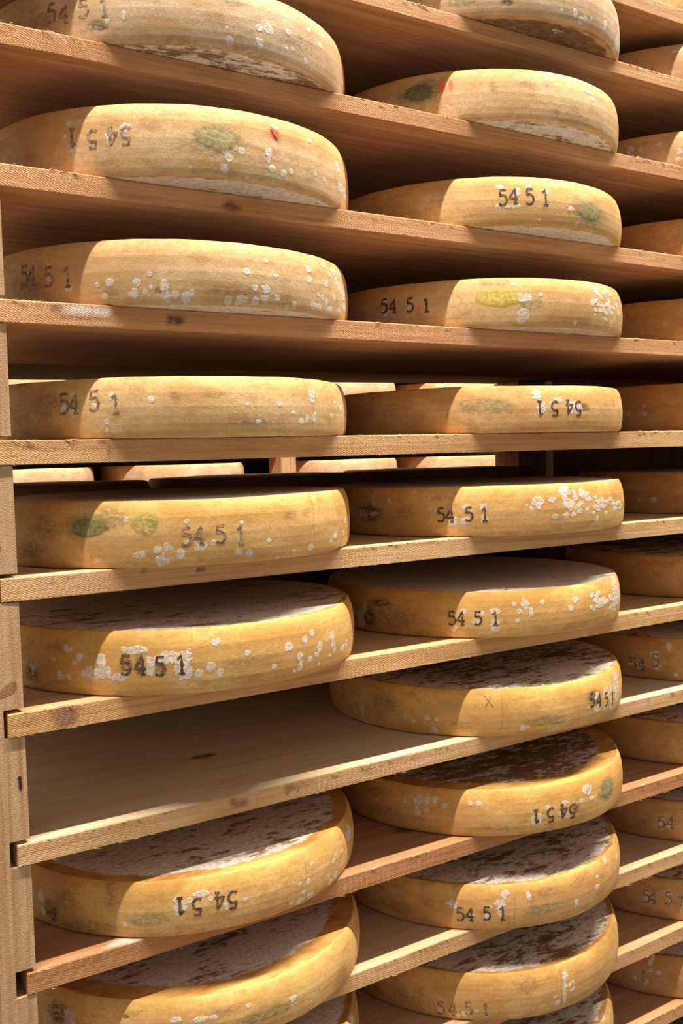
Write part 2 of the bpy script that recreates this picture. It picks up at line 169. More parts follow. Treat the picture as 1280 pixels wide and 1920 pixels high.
# ---------------------------------------------------------------- materials
class NT:
    def __init__(s, name):
        s.m = bpy.data.materials.new(name); s.m.use_nodes = True; s.t = s.m.node_tree; s.n = s.t.nodes
        s.b = s.n['Principled BSDF']
    def add(s, ty, **kw):
        nd = s.n.new(ty)
        for k, v in kw.items():
            if k.startswith('i_'):
                nd.inputs[int(k[2:]) if k[2:].isdigit() else k[2:]].default_value = v
            else: setattr(nd, k, v)
        return nd
    def l(s, a, b): s.t.links.new(a, b)
    def coord(s, scale, rand=True):
        tc = s.add('ShaderNodeTexCoord'); mp = s.add('ShaderNodeMapping'); mp.inputs['Scale'].default_value = scale
        s.l(tc.outputs['Object'], mp.inputs['Vector'])
        if rand:
            oi = s.add('ShaderNodeObjectInfo'); mu = s.add('ShaderNodeMath', operation='MULTIPLY'); mu.inputs[1].default_value = 57.0
            s.l(oi.outputs['Random'], mu.inputs[0]); s.l(mu.outputs[0], mp.inputs['Location'])
        return mp.outputs[0]
    def noise(s, vec, scale, detail=3, rough=.55, dist=0):
        nd = s.add('ShaderNodeTexNoise'); nd.inputs['Scale'].default_value = scale; nd.inputs['Detail'].default_value = detail
        nd.inputs['Roughness'].default_value = rough; nd.inputs['Distortion'].default_value = dist
        s.l(vec, nd.inputs['Vector']); return nd.outputs[0]
    def ramp(s, f, p0, p1, c0=0., c1=1.):
        nd = s.add('ShaderNodeMapRange'); nd.interpolation_type = 'SMOOTHSTEP'
        s.l(f, nd.inputs[0]); nd.inputs[1].default_value = p0; nd.inputs[2].default_value = p1
        nd.inputs[3].default_value = c0; nd.inputs[4].default_value = c1; return nd.outputs[0]
    def mix(s, f, a, b, mode='MIX'):
        nd = s.add('ShaderNodeMix', data_type='RGBA', blend_type=mode)
        for v, sk in ((f, nd.inputs[0]), (a, nd.inputs[6]), (b, nd.inputs[7])):
            if isinstance(v, bpy.types.NodeSocket): s.l(v, sk)
            elif isinstance(v, tuple): sk.default_value = (*v, 1) if len(v) == 3 else v
            else: sk.default_value = v
        return nd.outputs[2]
    def math(s, op, a, b):
        nd = s.add('ShaderNodeMath', operation=op)
        for v, sk in ((a, nd.inputs[0]), (b, nd.inputs[1])):
            if isinstance(v, bpy.types.NodeSocket): s.l(v, sk)
            else: sk.default_value = v
        return nd.outputs[0]
    def attr(s, name, ty='GEOMETRY'):
        nd = s.add('ShaderNodeAttribute', attribute_name=name, attribute_type=ty); return nd
    def bump(s, h, strength, dist):
        nd = s.add('ShaderNodeBump'); nd.inputs['Strength'].default_value = strength; nd.inputs['Distance'].default_value = dist
        s.l(h, nd.inputs['Height']); s.l(nd.outputs[0], s.b.inputs['Normal']); return nd
    def base(s, c, rough=.7, spec=.3):
        if isinstance(c, tuple): s.b.inputs['Base Color'].default_value = (*c, 1)
        else: s.l(c, s.b.inputs['Base Color'])
        s.b.inputs['Roughness'].default_value = rough; s.b.inputs['Specular IOR Level'].default_value = spec
        return s.m

def rind_material():
    t = NT('cheese_rind')
    oi = t.add('ShaderNodeObjectInfo'); oc = oi.outputs['Color']
    v = t.coord((1, 1, 1.0)); vs = t.coord((1, 1, 2.2))
    big = t.noise(vs, 7, 3, .6); mid = t.noise(vs, 26, 4, .65); fine = t.noise(v, 150, 4, .75); grain = t.noise(v, 520, 2, .7)
    c = t.mix(t.ramp(big, .36, .66), t.mix(1.0, oc, (1.10, 1.09, 1.04), 'MULTIPLY'), t.mix(1.0, oc, (.84, .72, .54), 'MULTIPLY'))
    c = t.mix(t.ramp(mid, .46, .70, 0, .75), c, t.mix(1.0, oc, (.68, .55, .38), 'MULTIPLY'))
    c = t.mix(t.ramp(t.noise(v, 17, 4, .6), .56, .75, 0, .45), c, t.mix(1.0, oc, (.96, 1.02, 1.15), 'MULTIPLY'))
    c = t.mix(t.ramp(fine, .35, .7, 0, .5), c, t.mix(1.0, oc, (.66, .56, .40), 'MULTIPLY'))
    c = t.mix(t.ramp(grain, .3, .7, .0, .35), c, t.mix(1.0, oc, (.60, .50, .36), 'MULTIPLY'))
    # top shoulder yellower than the foot; partly painted-in glow of light through the rind
    tc = t.add('ShaderNodeTexCoord'); sx = t.add('ShaderNodeSeparateXYZ'); t.l(tc.outputs['Object'], sx.inputs[0])
    zz = t.ramp(sx.outputs[2], .045, .095)
    c = t.mix(t.math('MULTIPLY', zz, .8), c, t.mix(1.0, c, (1.14, 1.03, .76), 'MULTIPLY'))
    # dark pin pricks
    vo = t.add('ShaderNodeTexVoronoi'); vo.inputs['Scale'].default_value = 90; t.l(v, vo.inputs['Vector'])
    pit = t.math('MULTIPLY', t.ramp(vo.outputs['Distance'], .10, .24, 1, 0), t.ramp(t.noise(v, 12, 2), .5, .62))
    c = t.mix(t.math('MULTIPLY', pit, .45), c, t.mix(1.0, oc, (.45, .33, .22), 'MULTIPLY'))
    A = t.attr('marks_a'); B = t.attr('marks_b')
    sa = t.add('ShaderNodeSeparateColor'); t.l(A.outputs['Color'], sa.inputs[0])
    sb = t.add('ShaderNodeSeparateColor'); t.l(B.outputs['Color'], sb.inputs[0])
    nz = t.ramp(t.noise(vs, 95, 5, .75), .38, .60, .12, 1)
    nzs = t.ramp(t.noise(v, 260, 4, .75), .36, .58, .45, 1)
    c = t.mix(t.math('MULTIPLY', sb.outputs[1], nzs), c, (.60, .47, .13))
    c = t.mix(t.math('MULTIPLY', t.math('MULTIPLY', sa.outputs[2], nz), .85), c, (.20, .19, .085))
    c = t.mix(t.math('MULTIPLY', t.math('MULTIPLY', sb.outputs[0], nz), .7), c, (.24, .13, .07))
    c = t.mix(t.math('MULTIPLY', t.math('MULTIPLY', sa.outputs[1], nz), .9), c, (.055, .042, .032))
    c = t.mix(t.math('MULTIPLY', sb.outputs[2], nzs), c, (.80, .12, .055))
    mo = t.math('MULTIPLY', sa.outputs[0], nzs)
    c = t.mix(t.math('MULTIPLY', mo, .9), c, t.mix(nz, (.62, .55, .50), (.86, .81, .76)))
    h = t.math('ADD', t.math('MULTIPLY', fine, .5), t.math('MULTIPLY', grain, .5))
    h = t.math('ADD', h, t.math('MULTIPLY', mo, 1.2))
    h = t.math('SUBTRACT', h, t.math('MULTIPLY', sa.outputs[1], 1.0))
    t.bump(h, .55, .0016)
    t.b.inputs['Subsurface Weight'].default_value = 0.0
    return t.base(c, .62, .28)

def face_material():
    t = NT('mouldy_cheese_face')
    oi = t.add('ShaderNodeObjectInfo'); oc = oi.outputs['Color']
    v = t.coord((1, 1, 1)); vx = t.coord((.55, 1.3, 1))
    cov = t.attr('cover', 'OBJECT').outputs['Fac']
    n1 = t.noise(vx, 20, 7, .75, .3); n2 = t.noise(vx, 75, 4, .7)
    n = t.math('ADD', t.math('MULTIPLY', n1, .62), t.math('MULTIPLY', n2, .38))
    # cover 0..1 -> threshold
    th = t.math('SUBTRACT', .62, t.math('MULTIPLY', cov, .25))
    th = t.math('ADD', th, t.math('MULTIPLY', t.math('SUBTRACT', t.noise(v, 5.5, 3, .6), .5), .22))
    f = t.math('SUBTRACT', n, th)
    f = t.ramp(f, -.025, .05)
    brown = t.mix(t.ramp(n2, .35, .65), (.31, .175, .080), (.17, .09, .042))
    white = t.mix(t.ramp(t.noise(v, 140, 3, .7), .35, .65), (.62, .54, .44), (.86, .78, .67))
    # rim ring of bare rind with a ragged inner edge
    tc = t.add('ShaderNodeTexCoord'); sx = t.add('ShaderNodeSeparateXYZ'); t.l(tc.outputs['Object'], sx.inputs[0])
    rr = t.math('SQRT', t.math('ADD', t.math('MULTIPLY', sx.outputs[0], sx.outputs[0]), t.math('MULTIPLY', sx.outputs[1], sx.outputs[1])), 0)
    rw = t.attr('rim', 'OBJECT').outputs['Fac']
    edge = t.math('SUBTRACT', .334, rw)
    rr = t.math('ADD', rr, t.math('MULTIPLY', t.math('SUBTRACT', t.noise(v, 30, 4, .7), .5), .035))
    rim = t.ramp(t.math('SUBTRACT', rr, edge), -.004, .004)
    gold = t.mix(t.ramp(n1, .4, .65), t.mix(1.0, oc, (.95, .80, .55), 'MULTIPLY'), t.mix(1.0, oc, (.62, .42, .25), 'MULTIPLY'))
    c = t.mix(f, brown, white)
    c = t.mix(rim, c, gold)
    t.bump(t.math('ADD', f, t.math('MULTIPLY', t.noise(v, 300, 2), .6)), .6, .0015)
    return t.base(c, .85, .15)

def wood_material(name, light, dark, upright=False, rough_cut=1.0):
    t = NT(name)
    oi = t.add('ShaderNodeObjectInfo'); oc = oi.outputs['Color']
    v = t.coord((22, 22, 1.2) if upright else (1.2, 22, 22)); vf = t.coord((120, 120, 9) if upright else (9, 120, 120)); vr = t.coord((1, 1, 1))
    g = t.noise(v, 1.6, 5, .62, 1.4); g2 = t.noise(vf, 1.4, 3, .6)
    c = t.mix(t.ramp(g, .32, .7), light, dark)
    c = t.mix(t.ramp(g2, .4, .75, 0, .5), c, t.mix(1.0, c, (.80, .70, .58), 'MULTIPLY'))
    rg = t.noise(t.coord((42, 42, .9) if upright else (.9, 42, 150)), 2.0, 2, .5, .6)
    c = t.mix(t.ramp(rg, .52, .62, 0, .45), c, t.mix(1.0, c, (.74, .58, .44), 'MULTIPLY'))
    c = t.mix(t.ramp(t.noise(vr, 3.2, 4, .6), .5, .75, 0, .5), c, t.mix(1.0, c, (.80, .72, .66), 'MULTIPLY'))
    # rough saw hatching
    w = t.add('ShaderNodeTexWave', wave_type='BANDS', bands_direction='DIAGONAL'); w.inputs['Scale'].default_value = 95
    w.inputs['Distortion'].default_value = 6; w.inputs['Detail'].default_value = 3; w.inputs['Detail Scale'].default_value = 2.2
    t.l(t.coord((1, 1, 1.8)), w.inputs['Vector'])
    c = t.mix(t.ramp(w.outputs[1], .2, .9, 0, .22*rough_cut), c, t.mix(1.0, c, (.82, .72, .62), 'MULTIPLY'))
    geo = t.add('ShaderNodeNewGeometry'); sn = t.add('ShaderNodeSeparateXYZ'); t.l(geo.outputs['Normal'], sn.inputs[0])
    du = t.math('MULTIPLY', t.ramp(sn.outputs[2], .6, .9), t.attr('dust', 'OBJECT').outputs['Fac'])
    c = t.mix(t.math('MULTIPLY', du, t.ramp(t.noise(v, 2.4, 5, .7), .30, .62, .35, 1)), c, (.70, .61, .45))
    c = t.mix(1.0, c, oc, 'MULTIPLY')
    A = t.attr('marks_a'); sa = t.add('ShaderNodeSeparateColor'); t.l(A.outputs['Color'], sa.inputs[0])
    nz = t.ramp(t.noise(vr, 90, 4, .7), .3, .6, .5, 1)
    c = t.mix(t.math('MULTIPLY', sa.outputs[1], nz), c, (.13, .07, .045))
    c = t.mix(t.math('MULTIPLY', sa.outputs[2], nz), c, (.34, .17, .10))
    c = t.mix(t.math('MULTIPLY', sa.outputs[0], nz), c, (.80, .70, .60))
    h = t.math('ADD', t.math('MULTIPLY', w.outputs[1], .6*rough_cut), t.math('ADD', t.noise(vr, 420, 3, .7), t.math('MULTIPLY', g2, .8)))
    t.bump(h, .6, .0018)
    return t.base(c, .8, .2)

M_RIND = rind_material(); M_FACE = face_material()
M_WOOD = wood_material('sawn_spruce', (.72, .485, .265), (.57, .355, .175))
M_POST = wood_material('planed_spruce_post', (.62, .42, .25), (.50, .32, .175), upright=True, rough_cut=.15)
M_FIBRE = NT('pale_wood_fibre').base((.80, .62, .42), .8)
def ink():
    t = NT('burnt_digit'); v = t.coord((1, 1, 1))
    c = t.mix(t.ramp(t.noise(v, 170, 3, .7), .42, .62), (.07, .04, .025), (.22, .13, .07)); return t.base(c, .8)
M_INK = ink()
def ink2():
    t = NT('faint_digit'); v = t.coord((1, 1, 1))
    c = t.mix(t.ramp(t.noise(v, 150, 3, .7), .40, .60), (.16, .095, .05), (.42, .29, .17)); return t.base(c, .8)
M_INK2 = ink2(); FAINT = {('C', 1), ('D', 1), ('A', 1), ('B', 1), ('G', 3), ('I', 3), ('J', 3), ('K', 3), ('J', 2), ('E', 1)}
M_BLACK = NT('black_stencil_ink').base((.02, .018, .02), .7)
M_RED = NT('red_tag').base((.85, .13, .05), .5)
def casein():
    t = NT('green_casein_plate'); oi = t.add('ShaderNodeObjectInfo'); v = t.coord((1, 1, 1.5))
    c = t.mix(t.ramp(t.noise(v, 110, 4, .75), .38, .62), t.mix(1.0, oi.outputs['Color'], (.75, .75, .7), 'MULTIPLY'), t.mix(1.0, oi.outputs['Color'], (1.35, 1.25, 1.15), 'MULTIPLY'))
    fa = t.attr('fade'); rc = t.attr('rind_tone', 'OBJECT')
    nf = t.math('ADD', fa.outputs['Fac'], t.math('MULTIPLY', t.math('SUBTRACT', t.noise(v, 60, 4, .7), .5), .9))
    t.l(t.ramp(nf, .05, .65, 0, .92), t.b.inputs['Alpha'])
    t.bump(t.noise(v, 260, 3, .7), .5, .001)
    return t.base(c, .6)
M_CAS = casein()
def concrete(name, a, b):
    t = NT(name); v = t.coord((1, 1, 1), False)
    c = t.mix(t.ramp(t.noise(v, 2.5, 6, .65), .35, .65), a, b); t.bump(t.noise(v, 60, 4), .4, .003); return t.base(c, .85)
M_FLOOR = concrete('concrete_floor', (.23, .20, .18), (.17, .15, .135))
M_WALL = concrete('darkened_wall', (.20, .17, .15), (.15, .13, .11))  # wall darkened so the gaps behind the far rack read as shade

# ---------------------------------------------------------------- setting
V, F = [], []; box_data(-5, 8, -4.2, 4.14, -1.72, -1.60, V, F)
tag(mesh_obj('floor', V, F, M_FLOOR), kind='structure')
V, F = [], []; box_data(-5, 8, 4.02, 4.14, -1.60, 4.7, V, F)
tag(mesh_obj('wall_back', V, F, M_WALL), kind='structure')

# ---------------------------------------------------------------- shelf boards
def paint(me, name, arr):
    a = me.attributes.new(name, 'FLOAT_COLOR', 'POINT')
    a.data.foreach_set('color', arr.astype(np.float32).ravel())
WXS = {k: [w[0] for (kk, c), w in WHEELS.items() if kk == k] for k in LEVELS}; WXS['-1'] = [.37, 1.11, 1.82]
def board(level, y0, y1, label, tint, z=None, th=None, x0=None, x1=XEND, knots=(), fine=True, seed=0):
    z = ZK[level] if z is None else z; th = THICK.get(level, .034) if th is None else th
    x0 = XSTART.get(level, -.028) if x0 is None else x0
    nx = 440 if fine else 12; rnd = np.random.RandomState(seed)
    ys = [0, .0015] + ([.01*i for i in range(1, 30)] if fine else []) + [y1-y0]
    zs = [0] + ([-th*i/5 for i in range(1, 5)] if fine else []) + [-th]
    xs = np.linspace(0, x1-x0, nx+1)
    # section loop: top back -> top front -> front face -> bottom front -> bottom back
    prof = [(yy, 0) for yy in reversed(ys[1:])] + [(0, zz-(.0016 if i == 0 else 0)+(.0006 if i == len(zs)-1 else 0)) for i, zz in enumerate(zs)] + [(.0015, -th), (y1-y0, -th)]
    n = len(prof); P = np.zeros((nx+1, n, 3))
    P[:, :, 0] = xs[:, None]; P[:, :, 1] = [p[0] for p in prof]; P[:, :, 2] = [p[1] for p in prof]
    if fine:
        k = len(ys)-1
        def smooth(a, w): return np.convolve(np.pad(a, w, mode='edge'), np.ones(2*w+1)/(2*w+1), 'valid')
        wav = smooth(rnd.randn(nx+1), 25)*.004
        chipt = smooth(rnd.randn(nx+1), 2)*.0009; chipb = smooth(rnd.randn(nx+1), 2)*.0010
        P[:, k-1:k+len(zs)+1, 1] += wav[:, None]
        P[:, k:k+len(zs), 1] += (smooth(rnd.randn(nx+1), 1)*.0002)[:, None]
        P[:, k, 2] += np.minimum(chipt, 0)
        P[:, k+len(zs)-1, 2] += np.maximum(chipb, 0)
    verts = P.reshape(-1, 3)
    faces = [(i*n+j, (i+1)*n+j, (i+1)*n+j+1, i*n+j+1) for i in range(nx) for j in range(n-1)]
    faces += [(i*n+n-1, (i+1)*n+n-1, (i+1)*n, i*n) for i in range(nx)]
    faces += [tuple(range(n)), tuple(reversed([nx*n+j for j in range(n)]))]
    faces = [tuple(reversed(f)) for f in faces]
    o = mesh_obj('shelf_board', verts, faces, M_WOOD); o.location = (x0, y0, z); o.color = (*tint, 1); o['dust'] = {'G': .75, 'I': .5, 'E': .35, 'F': .3}.get(level, .15)
    if label: tag(o, label, 'shelf')
    if fine:
        arr = np.zeros((len(verts), 4)); arr[:, 3] = 1
        wx, wy, wz = verts[:, 0]+x0, verts[:, 1], verts[:, 2]
        kk = [(q[0], q[1], q[2], q[3], q[4], q[5]) for q in knots]
        for (ch, kx, ky, kz, rx, rz) in kk:
            if ky is None: dd = np.sqrt(((wx-kx)/rx)**2 + ((wz-kz)/rz)**2 + np.where(wy > .004, 99, 0))
            else: dd = np.sqrt(((wx-kx)/rx)**2 + ((wy-ky)/rz)**2 + np.where(wz < -.002, 99, 0))
            arr[:, ch] = np.maximum(arr[:, ch], 1-sstep(.6, 1.15, dd))
        paint(o.data, 'marks_a', arr)
        # splinters torn up along the arrises
        V, F = [], []
        r = random.Random(seed*13+5)
        for _ in range(150):
            sx = r.uniform(0, x1-x0-.03); L = r.uniform(.002, .012)*(1 if r.random() < .8 else 1.8); top = r.random() < .7
            zz = -.0002 if top else -th+.0002
            if top and any(abs(sx+x0-wx_) < .26 for wx_ in WXS[level]): continue
            dz = r.uniform(.0002, .0026)*(1 if top else -1); w = r.uniform(.0003, .0011)
            b = len(V); yy = -.0006+r.uniform(-.0006, .001)
            if abs(dz) < .0008: yy -= .0008
            V += [(sx, yy, zz), (sx+w*2, yy-.0006, zz), (sx+L, yy-r.uniform(0, .003), zz+dz), (sx+w, yy+.0008, zz)]
            F += [(b, b+1, b+2), (b+1, b+3, b+2), (b+3, b, b+2)]
        s = mesh_obj('splinters', V, F, M_FIBRE, o); s['kind'] = 'stuff'; s['label'] = 'pale torn splinters along the board edge'
    return o

BL = {'-1':('dim shelf board crossing the top right corner of the photo', (.85,.78,.74)),
'0':('shelf board under the cut-off wheel at the top of the middle column', (0.95,0.84,0.77)),
'A':('reddish shelf board with two curled splinters near its left end, uppermost at left post', (0.95,0.81,0.75)),
'B':('pinkish tan shelf board under the wheel with a red tag in the left column', (1.01,0.87,0.79)),
'C':('pinkish shelf board with a pale scraped stain near its left end', (0.99,0.85,0.79)),
'D':('yellowish rough-sawn board seen exactly edge-on at eye level', (1.0,.93,.86)),
'E':('pale sawn board just below eye level, left end covering the post slot', (1.04,1.0,.96)),
'F':('yellow-brown board with a dark knot near its left end', (1.08,1.0,.86)),
'G':('pale board left empty in the left column, two rusty stains on its front', (1.06,1.06,1.02)),
'H':('reddish-brown board with fine dark grain below the empty board', (.80,.62,.53)),
'I':('pale smooth board near the bottom with the large lowest left wheel on it', (1.0,.95,.88)),
'J':('tan board second from the bottom between the lowest middle wheels', (.95,.87,.78)),
'K':('lowest visible board, crossing the bottom right corner', (.88,.74,.62))}
KN = {'F':[(1,.062,None,-.017,.016,.015),(2,.062,None,-.017,.024,.022)],
'G':[(2,.36,None,-.017,.018,.008),(2,.345,None,-.012,.008,.009),(2,.46,None,-.010,.022,.005),(2,.452,None,-.017,.005,.010),(2,.475,None,-.016,.005,.008),(1,.40,.235,0,.030,.016)],
'H':[(1,.80,.115,0,.035,.018),(0,.16,.012,0,.05,.012),(1,1.64,.09,0,.03,.012)],
'C':[(2,.075,None,-.010,.012,.008),(0,.11,None,-.009,.030,.008),(0,.145,None,-.010,.02,.008),(2,.115,None,-.019,.045,.003),(1,.27,None,-.017,.018,.01)],
'E':[(2,.20,None,-.006,.004,.006),(1,.30,None,-.015,.010,.006)],
'D':[(2,.14,None,-.004,.012,.005),(2,.150,None,-.016,.005,.014)],
'I':[(1,1.62,.10,0,.035,.014)],'J':[(1,1.60,.09,0,.035,.014)],'K':[(1,1.56,.03,0,.02,.010)],
'B':[(1,.38,None,-.02,.02,.008)]}
SHORT = {'-1':'board in the top right corner','0':'board crossing the top edge','A':'board with curled splinters','B':'board under the red-tagged wheel','C':'board with the scraped stain',
'D':'edge-on eye-level board','E':'board just below eye level','F':'board with the dark knot','G':'board left empty at the left','H':'reddish-brown board','I':'pale board near the bottom','J':'second lowest board','K':'lowest board'}
boards = {}
for i, k in enumerate(LEVELS):
    boards[k] = board(k, 0, .615, BL[k][0], BL[k][1], knots=KN.get(k, ()), seed=i+1)
    zr = ZK[k] + (.024 if k == 'C' else 0)
    b = board(k, .628, 1.36, 'rear plank behind the ' + SHORT[k], tuple(q*.7 for q in BL[k][1]), z=zr, fine=False, seed=40+i)  # rear planks tinted darker to deepen the shade inside the rack
    if k == 'C': b.rotation_euler = (0, -.010, 0)
# (the rear plank of level C sits slightly high and slopes)
# two large curled splinters on board A
for x, L in ((.078, .026), (.115, .020)):
    V, F = [], []
    for j in range(9):
        u = j/8; a = u*1.9
        cxx = L*u; zz = .001 - .014*u*u; yy = -.0005-.006*math.sin(a)
        w = .0045*(1-u*.75)
        V += [(cxx, yy, zz), (cxx+.002, yy-.0006, zz-w)]
    F = [(2*j, 2*j+1, 2*j+3, 2*j+2) for j in range(8)]
    s = mesh_obj('curled_splinter', V, F, M_FIBRE, boards['A']); s.location = (x-boards['A'].location.x, 0, 0)
    sm = s.modifiers.new('thickness', 'SOLIDIFY'); sm.thickness = .0007
    s['label'] = 'curled pale splinter lifted off the board'

# ---------------------------------------------------------------- posts with slots
def post(name, label, xr, xl, y0, y1, slotw, right, levels, z0=-1.6, z1=1.9, thick=THICK):
    """outline in xz with a slot cut for every board; `right` = slots open to +x"""
    pts = []
    if right:
        pts.append((xl, z0)); pts.append((xr, z0))
        for z, th in sorted(levels):
            pts += [(xr, z-th-.0015), (xr-slotw, z-th-.0015), (xr-slotw, z+.0065), (xr, z+.0065)]
        pts.append((xr, z1)); pts.append((xl, z1))
    else:
        pts.append((xr, z0)); pts.append((xr, z1)); pts.append((xl, z1))
        for z, th in sorted(levels, reverse=True):
            pts += [(xl, z+.0065), (xl+slotw, z+.0065), (xl+slotw, z-th-.0015), (xl, z-th-.0015)]
        pts.append((xl, z0))
    bm = bmesh.new(); vs = [bm.verts.new((x, y0, z)) for x, z in pts]; f = bm.faces.new(vs)
    r = bmesh.ops.extrude_face_region(bm, geom=[f]); bmesh.ops.translate(bm, verts=[g for g in r['geom'] if isinstance(g, bmesh.types.BMVert)], vec=(0, y1-y0, 0))
    bmesh.ops.triangulate(bm, faces=[ff for ff in bm.faces if len(ff.verts) > 4])
    bmesh.ops.recalc_face_normals(bm, faces=bm.faces)
    me = bpy.data.meshes.new(name); bm.to_mesh(me); bm.free(); me.materials.append(M_POST)
    o = col_link(bpy.data.objects.new(name, me)); tag(o, label, 'post'); o.color = (1, 1, 1, 1); return o
LV = [(ZK[k], THICK[k]) for k in LEVELS]
LVr = [(ZK[k]+(.0242 if k == 'C' else 0), THICK[k]) for k in LEVELS]
LVr2 = [(ZK[k]+(.0466 if k == 'C' else 0), THICK[k]+(.002 if k == 'C' else 0)) for k in LEVELS]
p1 = post('slotted_post', 'pale slotted wooden post at the left edge, stencilled with a small black 1', 0, -.054, .004, .13, .0305, True, LV)
post('slotted_post', 'rear slotted post of the near rack, behind the left front post', 0, -.054, 1.215, 1.345, .0305, True, LVr)
post('slotted_post', 'slotted post closing the right end of the near rack at the front', 2.356, 2.30, .004, .13, .0305, False, LV)
post('slotted_post', 'dim rear post of the near rack seen through the eye-level gap', 2.356, 2.178, 1.215, 1.345, .145, False, LVr2)
# stencilled 1 and knots on the left post
V, F = [], []
box_data(-.0125, -.0085, .0032, .0041, -.3235, -.3035, V, F); b = len(V)
V += [(-.0125, .0032, -.3035), (-.0125, .0032, -.3065), (-.0155, .0032, -.3085), (-.0152, .0032, -.3075)]; F += [(b, b+1, b+2, b+3)]
tag(mesh_obj('stencilled_numeral', V, F, M_BLACK, p1), 'small black stencilled numeral 1')
for kx, kz, rx, rz in ((-.030, .040, .007, .010), (-.024, -.170, .017, .010), (-.045, .12, .006, .012)):
    V = [(kx, .0036, kz)]; n = 18
    for i in range(n):
        a = 2*math.pi*i/n; q = 1+.12*math.sin(3*a+kx*90)
        V.append((kx+rx*q*math.cos(a)+rz*.3*math.sin(a), .0038, kz+rz*q*math.sin(a)+rx*.35*math.cos(a)))
    m = mesh_obj('knot', V, [(0, i+1, (i+1) % n+1) for i in range(n)], M_POST, p1); m.color = (.62, .46, .38, 1)

# ---------------------------------------------------------------- cheese wheels
PZ = np.array([0, .0015, .004, .010, .022, .036, .050, .062])
PR = np.array([-.007, -.0025, -.0002, .0016, .0034, .0044, .0046, .0036])
def radius(h, th, z, ph):
    zz = np.concatenate([PZ*h/.1, [h-.027, h-.018, h-.010, h-.005, h-.002, h-.0004]])
    rr = np.concatenate([PR, [.0026, .0008, -.0018, -.0042, -.0062, -.0082]])
    r = R0 + np.interp(z, zz, rr)
    a = np.radians(th)
    return r + .0007*np.sin(3*a+ph) + .0005*np.sin(7*a+2.3*ph) + .0005*np.sin(13*a+ph*1.7)*np.interp(z, [0, h], [1, .3])
def lip(h, th, ph):
    a = np.radians(th); return .0006*np.sin(3*a+ph*3) + .0004*np.sin(7*a+ph) + .0002*np.sin(23*a+ph*5)
CH = {'w': (0, 0), 'd': (0, 1), 'g': (0, 2), 'G': (0, 2), 'l': (0, 1), 'b': (1, 0), 'y': (1, 1), 'r': (1, 2)}
